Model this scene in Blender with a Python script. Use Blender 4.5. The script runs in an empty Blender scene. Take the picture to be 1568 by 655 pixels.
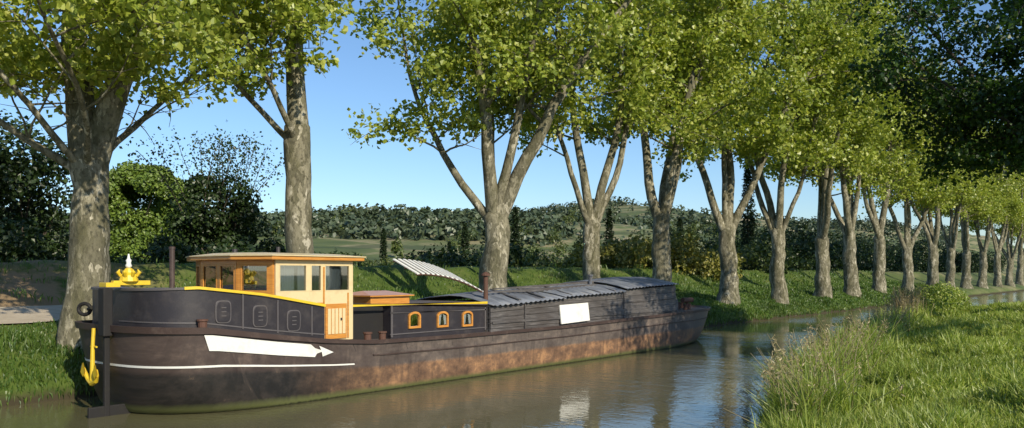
import bpy, math, random
import numpy as np
from mathutils import Vector
rng=np.random.default_rng(7); random.seed(7)
R=math.radians
scene=bpy.context.scene
CF=np.array([.775,.632]); CR=np.array([.632,-.775])   # view forward / right on the ground plane
def place(D,u): 
    p=CF*D+CR*(u*D); return float(p[0]),float(p[1])
# ------------------------------------------------------------------ materials
def newmat(name):
    m=bpy.data.materials.new(name); m.use_nodes=True
    nt=m.node_tree; nt.nodes.clear()
    out=nt.nodes.new('ShaderNodeOutputMaterial')
    return m,nt,out
def N(nt,t,**k):
    n=nt.nodes.new(t)
    for a,b in k.items():
        if a.startswith('_'): setattr(n,a[1:],b)
        else: n.inputs[a].default_value=b
    return n
def ramp(nt,fac,stops):
    r=nt.nodes.new('ShaderNodeValToRGB'); e=r.color_ramp.elements
    while len(e)<len(stops): e.new(.5)
    for i,(p,c) in enumerate(stops):
        e[i].position=p; e[i].color=(c[0],c[1],c[2],1)
    nt.links.new(fac,r.inputs[0]); return r.outputs[0]
def mixc(nt,f,a,b,mode='MIX'):
    m=nt.nodes.new('ShaderNodeMix'); m.data_type='RGBA'; m.blend_type=mode
    for s,v in ((0,f),(6,a),(7,b)):
        if hasattr(v,'default_value') or hasattr(v,'is_linked'): nt.links.new(v,m.inputs[s])
        else: m.inputs[s].default_value = v if s==0 else (v[0],v[1],v[2],1)
    return m.outputs[2]
def noise(nt,scale,detail=4,vec=None,rough=.55):
    n=N(nt,'ShaderNodeTexNoise',Scale=scale,Detail=detail,Roughness=rough)
    if vec is not None: nt.links.new(vec,n.inputs['Vector'])
    return n.outputs[0]
def pos(nt,scale=(1,1,1)):
    g=nt.nodes.new('ShaderNodeNewGeometry'); m=nt.nodes.new('ShaderNodeMapping')
    nt.links.new(g.outputs['Position'],m.inputs[0]); m.inputs['Scale'].default_value=scale
    return m.outputs[0]
def mrange(nt,v,a,b,c=0,d=1):
    m=nt.nodes.new('ShaderNodeMapRange'); nt.links.new(v,m.inputs[0])
    for i,x in enumerate((a,b,c,d)): m.inputs[i+1].default_value=x
    return m.outputs[0]
def mul(nt,a,b):
    m=nt.nodes.new('ShaderNodeMath'); m.operation='MULTIPLY'; nt.links.new(a,m.inputs[0]); nt.links.new(b,m.inputs[1]); return m.outputs[0]
def princ(nt,out,col,rough=.6,bump=None,bs=.3,bd=.02,metal=0,spec=.5):
    p=nt.nodes.new('ShaderNodeBsdfPrincipled')
    if isinstance(col,(tuple,list)): p.inputs['Base Color'].default_value=(*col[:3],1)
    else: nt.links.new(col,p.inputs['Base Color'])
    if isinstance(rough,(int,float)): p.inputs['Roughness'].default_value=rough
    else: nt.links.new(rough,p.inputs['Roughness'])
    p.inputs['Metallic'].default_value=metal
    p.inputs['Specular IOR Level'].default_value=spec
    if bump is not None:
        b=N(nt,'ShaderNodeBump',Strength=bs,Distance=bd); nt.links.new(bump,b.inputs['Height']); nt.links.new(b.outputs[0],p.inputs['Normal'])
    nt.links.new(p.outputs[0],out.inputs[0]); return p
def painted(name,col,rough=.45,var=.35,scale=2.5,metal=0,dirt=(.08,.06,.045)):
    m,nt,out=newmat(name); v=pos(nt)
    n1=noise(nt,scale,6,v,.65); n2=noise(nt,scale*9,3,v)
    dark=tuple(c*(1-var) for c in col)
    c=mixc(nt,n2,dark,col)
    f=mrange(nt,n1,.52,.75,0,.55)
    c=mixc(nt,f,c,dirt)
    princ(nt,out,c,mrange(nt,n1,.3,.7,rough-.08,rough+.2),n2,.15,.01,metal); return m
def leafmat(name,c1,c2,c3,trans=.4,seed=0,clump=.35,dk=.55):
    m,nt,out=newmat(name)
    g=nt.nodes.new('ShaderNodeNewGeometry')
    col=ramp(nt,g.outputs['Random Per Island'],[(0,c1),(.5,c2),(1,c3)])
    nn=noise(nt,clump,3,pos(nt))
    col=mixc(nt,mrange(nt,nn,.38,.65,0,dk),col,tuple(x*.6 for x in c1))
    d=nt.nodes.new('ShaderNodeBsdfDiffuse'); t=nt.nodes.new('ShaderNodeBsdfTranslucent'); gl=N(nt,'ShaderNodeBsdfGlossy',Roughness=.45)
    nt.links.new(col,d.inputs[0])
    tc=mixc(nt,1.0,col,(1.0,1.0,.6),'MULTIPLY'); nt.links.new(tc,t.inputs[0])
    mx=N(nt,'ShaderNodeMixShader',Fac=trans); nt.links.new(d.outputs[0],mx.inputs[1]); nt.links.new(t.outputs[0],mx.inputs[2])
    m2=N(nt,'ShaderNodeMixShader',Fac=.05); nt.links.new(mx.outputs[0],m2.inputs[1]); nt.links.new(gl.outputs[0],m2.inputs[2])
    gl.inputs[0].default_value=(.8,.8,.8,1)
    nt.links.new(m2.outputs[0],out.inputs[0]); return m
M={}
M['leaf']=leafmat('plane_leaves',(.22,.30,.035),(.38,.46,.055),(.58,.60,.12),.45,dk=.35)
M['leafd']=leafmat('dark_leaves',(.022,.045,.011),(.038,.075,.016),(.07,.115,.024),.3)
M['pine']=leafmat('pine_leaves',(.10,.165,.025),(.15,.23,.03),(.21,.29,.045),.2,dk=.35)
M['bush']=leafmat('bush_leaves',(.06,.10,.025),(.11,.155,.035),(.20,.22,.06),.3,clump=.08)
M['forest']=leafmat('forest_leaves',(.055,.085,.05),(.08,.11,.06),(.11,.14,.07),.1,clump=.02,dk=.3)
M['cyp']=leafmat('cypress_leaves',(.02,.04,.016),(.035,.06,.022),(.05,.08,.025),.15)
M['over']=leafmat('overhang_leaves',(.022,.06,.008),(.04,.11,.012),(.11,.20,.022),.45)  # leaf tones set dark to stand in for shade on this crown
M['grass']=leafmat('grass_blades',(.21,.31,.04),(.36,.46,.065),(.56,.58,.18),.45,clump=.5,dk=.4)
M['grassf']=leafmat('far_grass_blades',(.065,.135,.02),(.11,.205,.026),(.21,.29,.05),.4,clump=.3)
M['straw']=leafmat('dry_reed',(.32,.26,.13),(.45,.37,.20),(.58,.49,.29),.3,dk=.1)
# bark
m,nt,out=newmat('plane_bark'); v=pos(nt,(1,1,.45))
n1=noise(nt,2.2,5,v,.6); vo=N(nt,'ShaderNodeTexVoronoi',Scale=5.5); vv=nt.nodes.new('ShaderNodeVectorMath'); vv.operation='ADD'
nz=N(nt,'ShaderNodeTexNoise',Scale=3.0,Detail=4); nt.links.new(v,nz.inputs[0]); nt.links.new(v,vv.inputs[0]); nt.links.new(nz.outputs[1],vv.inputs[1]); nt.links.new(vv.outputs[0],vo.inputs[0])
c=ramp(nt,vo.outputs['Color'],[(0,(.09,.085,.055)),(.4,(.18,.165,.115)),(.65,(.28,.255,.18)),(.9,(.50,.46,.36))])
c=mixc(nt,mrange(nt,n1,.45,.62,0,.7),c,(.10,.095,.05))
c=mixc(nt,mrange(nt,noise(nt,14,5,v,.7),.5,.62,0,.6),c,(.05,.045,.03))
princ(nt,out,c,.9,noise(nt,7,6,v,.7),.8,.06,spec=.2); M['bark']=m
m,nt,out=newmat('dark_bark'); princ(nt,out,ramp(nt,noise(nt,6,4,pos(nt)),[(.3,(.04,.032,.025)),(.7,(.09,.075,.055))]),.9); M['barkd']=m
# ground
m,nt,out=newmat('ground_mat'); p=pos(nt)
g=nt.nodes.new('ShaderNodeNewGeometry'); sx=nt.nodes.new('ShaderNodeSeparateXYZ'); nt.links.new(g.outputs['Position'],sx.inputs[0])
c=ramp(nt,noise(nt,.8,6,p,.65),[(.3,(.045,.075,.016)),(.5,(.08,.12,.024)),(.72,(.14,.155,.052))])
ln=nt.nodes.new('ShaderNodeVectorMath'); ln.operation='LENGTH'; nt.links.new(g.outputs['Position'],ln.inputs[0])
far=ramp(nt,noise(nt,.012,6,pos(nt,(1,1,6)),.65),[(.36,(.07,.10,.045)),(.46,(.12,.15,.06)),(.50,(.27,.24,.14)),(.55,(.12,.15,.065)),(.64,(.30,.26,.16))])
wv=N(nt,'ShaderNodeTexWave',Scale=.07,Distortion=3.0,Detail=2); wv.bands_direction='Z'; nt.links.new(p,wv.inputs[0])
far=mixc(nt,mrange(nt,wv.outputs[1],.65,.9,0,.7),far,(.055,.08,.04))
c=mixc(nt,mrange(nt,ln.outputs['Value'],90,200),c,far)
dirtf=mul(nt,mul(nt,mrange(nt,sx.outputs[0],17,11),mrange(nt,noise(nt,.7,5,p,.6),.38,.5)),mrange(nt,sx.outputs[1],27.5,28.6))
c=mixc(nt,dirtf,c,(.27,.19,.11))
c=mixc(nt,mrange(nt,sx.outputs[2],.1,.35),(.05,.042,.025),c)
princ(nt,out,c,.95,noise(nt,3,6,p),.6,.1,spec=.15); M['ground']=m
m,nt,out=newmat('gravel_path'); princ(nt,out,ramp(nt,noise(nt,2,8,pos(nt),.7),[(.3,(.38,.31,.22)),(.7,(.55,.47,.36))]),.95,noise(nt,30,4,pos(nt)),.5,.03); M['path']=m
# water
m,nt,out=newmat('canal_water')
v1=pos(nt,(1.0,.55,1)); a=noise(nt,1.1,3,v1); b=noise(nt,6.5,3,pos(nt,(1,.7,1)))
big=noise(nt,.09,3,pos(nt,(1,1.6,1)))
mm=nt.nodes.new('ShaderNodeMath'); mm.operation='MULTIPLY_ADD'; nt.links.new(b,mm.inputs[0]); mm.inputs[1].default_value=.34; nt.links.new(a,mm.inputs[2])
pb=princ(nt,out,(.13,.12,.062),.03,mm.outputs[0],.2,.09); pb.inputs['IOR'].default_value=1.4
for n in nt.nodes:
    if n.type=='BUMP': nt.links.new(mrange(nt,big,.40,.60,.10,.55),n.inputs['Strength'])
M['water']=m
# hull (UV: x = station, y = height fraction)
m,nt,out=newmat('hull_paint'); uv=nt.nodes.new('ShaderNodeUVMap'); uv.uv_map='UVMap'
su=nt.nodes.new('ShaderNodeSeparateXYZ'); nt.links.new(uv.outputs[0],su.inputs[0])
mp=nt.nodes.new('ShaderNodeMapping'); nt.links.new(uv.outputs[0],mp.inputs[0]); mp.inputs['Scale'].default_value=(1.0,1.7,1)
ns=noise(nt,1.3,9,mp.outputs[0],.76)
mp2=nt.nodes.new('ShaderNodeMapping'); nt.links.new(uv.outputs[0],mp2.inputs[0]); mp2.inputs['Scale'].default_value=(6,.8,1)
ns2=noise(nt,1.5,5,mp2.outputs[0],.6)
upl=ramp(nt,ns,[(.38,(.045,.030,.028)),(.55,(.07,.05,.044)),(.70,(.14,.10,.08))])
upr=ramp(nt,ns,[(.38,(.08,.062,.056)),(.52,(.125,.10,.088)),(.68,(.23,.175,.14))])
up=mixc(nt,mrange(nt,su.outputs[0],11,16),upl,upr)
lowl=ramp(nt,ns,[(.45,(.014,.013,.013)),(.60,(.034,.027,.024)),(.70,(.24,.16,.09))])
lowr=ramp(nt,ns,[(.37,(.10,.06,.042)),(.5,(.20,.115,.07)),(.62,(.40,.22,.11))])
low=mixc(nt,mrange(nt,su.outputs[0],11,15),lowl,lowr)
ht=nt.nodes.new('ShaderNodeMath'); ht.operation='MULTIPLY_ADD'; nt.links.new(ns2,ht.inputs[0]); ht.inputs[1].default_value=.07; nt.links.new(su.outputs[1],ht.inputs[2])
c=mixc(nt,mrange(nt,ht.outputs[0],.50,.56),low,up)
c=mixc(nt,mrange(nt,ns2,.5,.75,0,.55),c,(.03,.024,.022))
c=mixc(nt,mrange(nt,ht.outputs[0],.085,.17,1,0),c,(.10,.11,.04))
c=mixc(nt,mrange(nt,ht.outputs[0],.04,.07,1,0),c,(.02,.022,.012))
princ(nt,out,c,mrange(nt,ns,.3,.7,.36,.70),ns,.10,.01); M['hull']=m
M['black']=painted('black_paint',(.035,.03,.036),.4,.4,3,dirt=(.07,.06,.058))
M['rud']=painted('wet_black',(.014,.012,.012),.7,.4,3,dirt=(.03,.03,.02))
M['grey']=painted('trim_grey',(.12,.108,.112),.5,.3,3)
M['wine']=painted('wine_paint',(.07,.044,.038),.5,.4,3,dirt=(.14,.10,.08))
M['yellow']=painted('yellow_paint',(.76,.53,.03),.4,.15,4,dirt=(.45,.28,.03))
M['white']=painted('white_paint',(.8,.79,.75),.45,.08,3,dirt=(.5,.45,.38))
M['cream']=painted('cream_paint',(.72,.58,.33),.4,.12,3,dirt=(.5,.36,.18))
M['curtain']=painted('curtain_cloth',(.66,.67,.67),.9,.12,6,dirt=(.5,.5,.5))
M['rust']=painted('rusty_iron',(.13,.06,.04),.7,.4,5)
M['deck']=painted('deck_paint',(.13,.10,.085),.7,.4,2)
m,nt,out=newmat('varnished_wood'); v=pos(nt,(1,1,9)); n1=noise(nt,3,5,v,.6)
princ(nt,out,ramp(nt,n1,[(.3,(.46,.18,.035)),(.7,(.64,.30,.065))]),.28,n1,.1,.01); M['wood']=m
m,nt,out=newmat('weathered_planks'); v=pos(nt,(.7,.7,9)); n1=noise(nt,2.5,7,v,.7); n3=noise(nt,.6,3,pos(nt))
c=ramp(nt,n1,[(.3,(.045,.04,.04)),(.52,(.10,.092,.09)),(.72,(.23,.21,.205))]); c=mixc(nt,mrange(nt,n3,.45,.65,0,.6),c,(.06,.048,.042))
princ(nt,out,c,.6,n1,.5,.03); M['plank']=m
m,nt,out=newmat('corrugated_sheet'); v=pos(nt,(3,.6,1)); n1=noise(nt,1.6,6,v,.7)
princ(nt,out,ramp(nt,n1,[(.3,(.08,.08,.09)),(.5,(.16,.175,.21)),(.62,(.23,.24,.26)),(.75,(.16,.12,.08))]),.5,n1,.2,.01); M['sheet']=m
m,nt,out=newmat('window_glass')
gl=N(nt,'ShaderNodeBsdfGlossy',Roughness=.02); tr=nt.nodes.new('ShaderNodeBsdfTransparent'); tr.inputs[0].default_value=(.78,.83,.85,1)
fr=N(nt,'ShaderNodeFresnel',IOR=1.6); f2=mrange(nt,fr.outputs[0],0,1,.30,1)
mx=nt.nodes.new('ShaderNodeMixShader'); nt.links.new(f2,mx.inputs[0]); nt.links.new(tr.outputs[0],mx.inputs[1]); nt.links.new(gl.outputs[0],mx.inputs[2]); nt.links.new(mx.outputs[0],out.inputs[0]); M['glass']=m
# ------------------------------------------------------------------ mesh helpers
def build(name,parts,mats,loc=(0,0,0)):
    Vs=[];Fs=[];MI=[];SM=[];o=0
    for V,F,mi,sm in parts:
        V=np.asarray(V,dtype=np.float32).reshape(-1,3); F=np.asarray(F,dtype=np.int32).reshape(-1,4)
        Vs.append(V);Fs.append(F+o);o+=len(V);MI.append(np.full(len(F),mi,np.int32));SM.append(np.full(len(F),sm,bool))
    V=np.concatenate(Vs);F=np.concatenate(Fs);MI=np.concatenate(MI);SM=np.concatenate(SM)
    me=bpy.data.meshes.new(name); me.vertices.add(len(V)); me.vertices.foreach_set('co',V.ravel())
    me.loops.add(F.size); me.loops.foreach_set('vertex_index',F.ravel())
    me.polygons.add(len(F)); me.polygons.foreach_set('loop_start',np.arange(0,F.size,4,dtype=np.int32))
    me.polygons.foreach_set('material_index',MI); me.polygons.foreach_set('use_smooth',SM)
    me.update(calc_edges=True)
    for x in mats: me.materials.append(x)
    ob=bpy.data.objects.new(name,me); ob.location=loc; scene.collection.objects.link(ob); return ob
def quads(V4): 
    n=len(V4); return V4.reshape(-1,3),np.arange(n*4).reshape(-1,4)
def leaves(P,size,upb=.5,wid=.8,r=rng,out=None):
    n=len(P); nrm=r.normal(size=(n,3)); nrm/=np.linalg.norm(nrm,axis=1)[:,None]; nrm[:,2]+=upb
    if out is not None: nrm+=out
    nrm/=np.linalg.norm(nrm,axis=1)[:,None]
    t=r.normal(size=(n,3)); t[:,2]-=.5; t-=nrm*(t*nrm).sum(1)[:,None]; t/=np.linalg.norm(t,axis=1)[:,None]
    b=np.cross(nrm,t); s=(size*r.uniform(.6,1.3,n))[:,None]
    V=np.stack([P,P+t*s*.45+b*s*.5*wid+nrm*s*.12,P+t*s,P+t*s*.45-b*s*.5*wid+nrm*s*.12],1)
    return quads(V)
def blades(P,h,w,lean=.45,r=rng):
    n=len(P); a=r.uniform(0,2*np.pi,n); d=np.stack([np.cos(a),np.sin(a),np.zeros(n)],1)
    a2=r.uniform(0,2*np.pi,n); sd=np.stack([np.cos(a2),np.sin(a2),np.zeros(n)],1)
    h=np.broadcast_to(h,n)[:,None]*r.uniform(.5,1.3,n)[:,None]; w=np.broadcast_to(w,n)[:,None]; L=r.uniform(.1,1,n)[:,None]*lean
    up=np.array([0,0,1.])
    V=np.stack([P-up*.03,P+up*h*.55+d*h*L*.35+sd*w*.5,P+up*h*(1-.3*L)+d*h*L*1.1,P+up*h*.55+d*h*L*.35-sd*w*.5],1)
    return quads(V)
def tube(pts,rad,n):
    pts=np.asarray(pts,float); k=len(pts); rad=np.asarray(rad,float)
    T=np.gradient(pts,axis=0); T/=np.linalg.norm(T,axis=1)[:,None]+1e-9
    ref=np.array([1,0,0.]) if abs(T[0][0])<.8 else np.array([0,1,0.])
    A=np.cross(T,ref); A/=np.linalg.norm(A,axis=1)[:,None]; B=np.cross(T,A)
    th=np.linspace(0,2*np.pi,n,endpoint=False)
    V=pts[:,None]+rad[:,None,None]*(np.cos(th)[None,:,None]*A[:,None]+np.sin(th)[None,:,None]*B[:,None])
    i=np.arange(k-1)[:,None]*n; j=np.arange(n)[None]; j2=(j+1)%n
    F=np.stack([i+j,i+j2,i+n+j2,i+n+j],-1).reshape(-1,4)
    return V.reshape(-1,3),F
class Tubes:
    def __init__(s): s.V=[];s.F=[];s.o=0
    def add(s,p,r,n):
        V,F=tube(p,r,n); s.V.append(V);s.F.append(F+s.o);s.o+=len(V)
    def get(s): return np.concatenate(s.V),np.concatenate(s.F)
# ------------------------------------------------------------------ trees
def walk(r,p,d,L,step,wob,trop):
    k=max(3,int(L/step)); pts=[np.array(p,float)]; d=np.array(d,float); d/=np.linalg.norm(d)
    for i in range(k):
        d=d+r.normal(size=3)*wob+np.array([0,0,trop]); d/=np.linalg.norm(d); pts.append(pts[-1]+d*(L/k))
    return np.array(pts),d
def az(a,t): return np.array([math.cos(R(a))*math.sin(R(t)),math.sin(R(a))*math.sin(R(t)),math.cos(R(t))])
def plane_tree(name,seed,forkz,tr,limbs,lean=(0,0),nl=75,size=.23,lowest=.12,brl=3.6,nbr=11,sig=.42,start=.5,mat='leaf',bark='bark',flare=.45,droop=-.12):
    r=np.random.default_rng(seed); T=Tubes(); C=[]
    k=14; zz=np.linspace(-.3,forkz,k); wob=np.cumsum(r.normal(size=(k,2))*.04,axis=0)
    tp=np.stack([lean[0]*zz+wob[:,0],lean[1]*zz+wob[:,1],zz],1)
    rad=tr*(1-.22*zz/forkz)+tr*flare*np.exp(-np.maximum(zz,0)/.45)+r.normal(size=k)*tr*.035; rad[-2:]*=1.08
    tp=np.vstack([tp,tp[-1]+[0,0,.35]]); rad=np.append(rad,rad[-1]*.45)
    V_,F_=tube(tp,rad,20)
    cen=np.repeat(tp,20,axis=0); dv=V_-cen; ang=np.arctan2(dv[:,1],dv[:,0]); V_=cen+dv*(1+.06*np.sin(ang*3+V_[:,2]*.9+seed)+.04*np.sin(ang*5-V_[:,2]*1.7))[:,None]
    T.V.append(V_);T.F.append(F_+T.o);T.o+=len(V_); top=tp[-3]
    for (a,t,L,lr,trop) in limbs:
        lp,ld=walk(r,top-np.array([0,0,.15]),az(a,t),L,.8,.075,trop)
        kk=len(lp); T.add(lp,lr*(1-.86*np.linspace(0,1,kk)**.8),9)
        nb=int(nbr*L/13)
        for i in range(nb):
            f=lowest+(1-lowest)*(i+r.uniform(0,.8))/nb; f=min(f,.99); q=lp[int(f*(kk-1))]
            aa=r.uniform(0,360); BL=brl*r.uniform(.45,1.35)*(1-.45*f); 
            bd=az(aa,r.uniform(40,80)); 
            bp,be=walk(r,q,bd,BL,.5,.12,-.01 if f>.4 else .0)
            br=max(.03,lr*.33*(1-.7*f)); T.add(bp,br*(1-.8*np.linspace(0,1,len(bp))),5)
            nt_=max(3,int(BL*2.0))
            for j in range(nt_):
                g=.3+.7*(j+1)/nt_; q2=bp[int(g*(len(bp)-1))]
                td=az(r.uniform(0,360),r.uniform(30,110))+be*.5
                wp,we=walk(r,q2,td,r.uniform(.6,1.8),.35,.15,droop)
                T.add(wp,.018*(1-.6*np.linspace(0,1,len(wp))),3)
                C.append(wp[-1]); 
                if r.random()<.6: C.append(wp[len(wp)//2])
        C.append(lp[-1])
    C=np.array(C); C=C[C[:,2]>forkz+start]
    idx=r.integers(0,len(C),int(len(C)*nl)); sc=r.uniform(.4,1.35,len(C))[idx][:,None]
    P=C[idx]+np.clip(r.normal(size=(len(idx),3)),-1.7,1.7)*np.array([sig,sig,sig*.75])*sc
    LV,LF=leaves(P,size,.6,.95,r)
    V,F=T.get()
    return build(name,[(V,F,0,True),(LV,LF,1,False)],[M[bark],M[mat]]), len(P)
RT,LT=-50.8,129.2
# ------------------------------------------------------------------ terrain
def near_edge(s): return np.interp(s,[-400,0,8,14,20,40,50,56,62,70,85,600],[2.6,2.8,4.0,5.3,6.5,9.8,11.0,10.4,7.5,1,-6,-14])+.25*np.sin(s*.9)+.18*np.sin(s*2.3+1)
def far_edge(s): return 20.5+.18*np.sin(s*.7)+.12*np.sin(s*1.9+.6)
def sm(x,a,b):
    t=np.clip((x-a)/(b-a),0,1); return t*t*(3-2*t)
def height(s,o):
    s=np.asarray(s,float);o=np.asarray(o,float)
    lump=.10*np.sin(s*.8+o*.5)*np.sin(o*1.1-s*.23)+.05*np.sin(s*2.1+1.3)*np.sin(o*2.7)
    d=o-far_edge(s)
    hf=np.interp(d,[-1.5,-.25,0,.35,1.2,2.2,4.3,8.0,9.4,11.4,17,26,60,120],[-1.4,-.5,0,.45,.85,1.05,1.5,1.95,2.5,3.45,3.5,2.3,1.6,2.5])
    d2=near_edge(s)-o
    hn=np.interp(d2,[-1.5,-.3,0,.4,1.2,2.6,5,9,40],[-1.4,-.5,0,.35,.62,.92,1.2,1.4,1.8])
    h=np.maximum(hf,hn); pathm=np.clip(np.abs(d-6.4)/1.6-.7,0,1)
    h=h+np.where(h>.3,lump*np.minimum(1,(h-.3)*2),0)*np.where(d>0,pathm,1)
    w=CF[0]*s+CF[1]*o; lat=CR[0]*s+CR[1]*o
    hill=sm(w,110,420)*26+sm(w,380,760)*22
    und=5*np.sin(lat*.011+1.2)*sm(w,350,700)+4*np.sin(lat*.027+w*.008)*sm(w,250,600)+1.6*np.sin(lat*.06+w*.05)*sm(w,180,400)
    bump=7*np.exp(-((lat-95)/70)**2)*sm(w,450,750)
    h=h+(hill+und+bump)*sm(o,70,200)
    return h
sa=np.concatenate([np.linspace(-900,-60,15),np.linspace(-50,0,26),np.arange(.45,75,.45),np.arange(76,150,1.5),np.geomspace(152,2600,60)])
oa=np.concatenate([np.linspace(-1500,-60,14),np.linspace(-50,-8,16),np.arange(-7,35,.35),np.arange(36,80,1.6),np.geomspace(82,2600,75)])
S,O=np.meshgrid(sa,oa,indexing='ij'); Z=height(S,O)
V=np.stack([S,O,Z],-1).reshape(-1,3); ni,nj=len(sa),len(oa)
i=np.arange(ni-1)[:,None]*nj; j=np.arange(nj-1)[None]; F=np.stack([i+j,i+nj+j,i+nj+j+1,i+j+1],-1).reshape(-1,4)
build('ground',[(V,F,0,True)],[M['ground']])
build('canal_water',[(np.array([[-900,-1400,0],[2500,-1400,0],[2500,23,0],[-900,23,0]]),[[0,1,2,3]],0,False)],[M['water']])
ps=np.arange(-40,24,1.0); cs=np.array([-1.5,-.75,0,.75,1.5])
PV=np.array([[a,far_edge(a)+6.4+c*min(1,(24-a)/8)+.1*math.sin(a*.8+c),height(a,far_edge(a)+6.4+c)+.05] for a in ps for c in cs])
PF=[[a*5+b,(a+1)*5+b,(a+1)*5+b+1,a*5+b+1] for a in range(len(ps)-1) for b in range(4)]
build('towpath',[(PV,PF,0,True)],[M['path']])
# ------------------------------------------------------------------ plane tree row (far bank)
def line_s(u,o): return o*(.632*u+.775)/(.632-.775*u)
TO=22.4
t0,_=plane_tree('plane_tree',11,5.2,.54,[(RT,11,16,.40,.04),(LT,13,17,.42,.04),(RT+80,44,9,.12,.03),(LT+75,45,8,.11,.02),(RT-60,55,8,.11,.02),(LT+20,55,9,.12,.02)],lowest=.16,brl=3.8,nbr=14,start=1.9,nl=72,size=.18,flare=.14)
t1,_=plane_tree('plane_tree',12,7.0,.50,[(LT,7,17,.34,.04),(RT,7,18,.38,.04),(LT+25,46,9,.12,.03),(LT+80,45,9,.12,.02)],lowest=.28,brl=3.8,nbr=13,start=1.8,nl=64,size=.19,flare=.2)
t2,_=plane_tree('plane_tree',13,4.4,.64,[(LT,36,12,.22,.05),(LT+20,9,18,.34,.03),(RT,22,17,.36,.035),(RT-30,12,17,.26,.03),(RT+90,30,14,.2,.03)],lowest=.30,brl=4.2,nbr=13,start=3.2,nl=52,size=.21,flare=.3)
t3,_=plane_tree('plane_tree',14,4.6,.5,[(LT,10,18,.27,.02),(RT,14,18,.27,.02),(RT+20,27,17,.22,.03),(LT+60,32,14,.18,.03)],lowest=.3,brl=4.5,nbr=14,start=2.8,nl=42,flare=.3)
t4,_=plane_tree('plane_tree',15,4.9,.55,[(LT,20,18,.3,.03),(RT,20,18,.3,.03),(RT+100,25,16,.24,.03),(RT-70,12,18,.24,.03)],lowest=.26,brl=4.6,nbr=14,start=2.2,nl=42)
t5,_=plane_tree('plane_tree',16,4.2,.52,[(LT+10,28,17,.26,.05),(RT,9,19,.3,.02),(RT+30,32,17,.26,.04),(RT+180,8,18,.2,.03)],lowest=.28,brl=4.6,nbr=14,start=2.6,nl=42)
def put(ob,s,o,rot=0,sc=1):
    ob.location=(s,o,float(height(s,o))); ob.rotation_euler=(0,0,rot); ob.scale=(sc,sc,sc)
px=[125,460,748,905,1020,1115,1190,1257,1305,1350,1390,1425,1455,1482,1505,1526,1545,1562]
base=[t0,t1,t2,t3,t4,t5]
for k,x in enumerate(px):
    u=(x-784)/1220; s=line_s(u,TO)
    if k<6: ob=base[k]; rot=0; sc=[1,1,1.02,1.0,1.1,1.18][k]
    else:
        ob=bpy.data.objects.new('plane_tree',base[3+(k*2)%3].data); scene.collection.objects.link(ob); rot=[0,2.1,4.4,1.1,3.3][k%5]; sc=[1.2,1.26,1.16,1.22][k%4]
    put(ob,s,TO+(0 if k<3 else .15*math.sin(k*5)),rot,sc); 
for s,kk in ((-2,4),(-11,5),):
    ob=bpy.data.objects.new('plane_tree',base[kk].data); scene.collection.objects.link(ob); put(ob,s,TO,1.3*kk)
for s in (205,216,228,240,254,270,290,315):
    ob=bpy.data.objects.new('plane_tree',base[3+int(s)%3].data); scene.collection.objects.link(ob); put(ob,s,TO,s,1.2)
# overhanging trees on the near bank (their trunks stand to the right of the view)
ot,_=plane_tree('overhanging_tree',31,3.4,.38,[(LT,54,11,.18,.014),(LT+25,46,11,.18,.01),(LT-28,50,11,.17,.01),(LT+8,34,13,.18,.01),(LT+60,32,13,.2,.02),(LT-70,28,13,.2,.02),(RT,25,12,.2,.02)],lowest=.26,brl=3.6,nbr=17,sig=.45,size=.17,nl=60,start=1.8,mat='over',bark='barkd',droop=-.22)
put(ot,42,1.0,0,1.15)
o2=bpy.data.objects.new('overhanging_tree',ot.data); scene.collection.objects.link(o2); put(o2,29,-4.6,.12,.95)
# ------------------------------------------------------------------ bushes & background
def blob(r,c,rad,n,size,upb=.4,fill=.6):
    d=r.normal(size=(n,3)); d/=np.linalg.norm(d,axis=1)[:,None]; q=r.uniform(fill**3,1,n)[:,None]**(1/3)
    P=np.asarray(c)+d*q*np.asarray(rad); V,F=leaves(P,size,upb,.8,r,d*.8); return V,F
def bush_parts(r,H,W,nb,n,size,zb=.1):
    P=[]
    for _ in range(nb):
        z=r.uniform(zb,.9); w=W*.5*math.sqrt(max(.1,1-(z-.35)**2/.45)); a=r.uniform(0,6.28); q=w*math.sqrt(r.random())*.75
        rr=W*r.uniform(.12,.24)
        P.append(blob(r,(math.cos(a)*q,math.sin(a)*q,z*H),(rr,rr,rr*.85),n,size))
    return P
def bush(name,seed,D,u,H,W,nb,n,size,mat,trunk=None,extra=None,zb=.1):
    r=np.random.default_rng(seed); P=[(V,F,1,False) for V,F in bush_parts(r,H,W,nb,n,size,zb)]
    T=Tubes()
    for a in range(6):
        wp,_=walk(r,(0,0,-.2),az(a*60+r.uniform(0,40),r.uniform(5,28)),H*.8,.8,.08,.02); T.add(wp,.12*(1-.8*np.linspace(0,1,len(wp)))*H/8,5)
    if extra:
        for e in range(extra):
            wp,_=walk(r,(r.normal()*.8,r.normal()*.8,H*.5),az(r.uniform(0,360),r.uniform(5,32)),H*.8,.8,.09,.01); T.add(wp,.05*(1-.7*np.linspace(0,1,len(wp))),4)
            for q in wp[3:]:
                for _ in range(2):
                    P.append((*leaves(q+r.normal(size=(14,3))*.36,size*.75,.3,.7,r),1,False))
    P.append((*T.get(),0,True))
    s,o=place(D,u); return build(name,P,[M['barkd'],M[mat]],(s,o,float(height(s,o))))
bush('dark_tree',1,44,(35-784)/1220,8.2,9,26,420,.26,'leafd')
bush('dark_tree',2,40,(-60-784)/1220,9,8,22,400,.26,'leafd')
bush('dark_tree',3,52,(335-784)/1220,7.4,6.6,26,400,.27,'leafd',extra=17)
bush('dark_tree',4,56,(400-784)/1220,3.8,4.6,14,300,.25,'leafd')
bush('dark_tree',9,54,(270-784)/1220,3.4,4,12,300,.25,'leafd')
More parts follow.
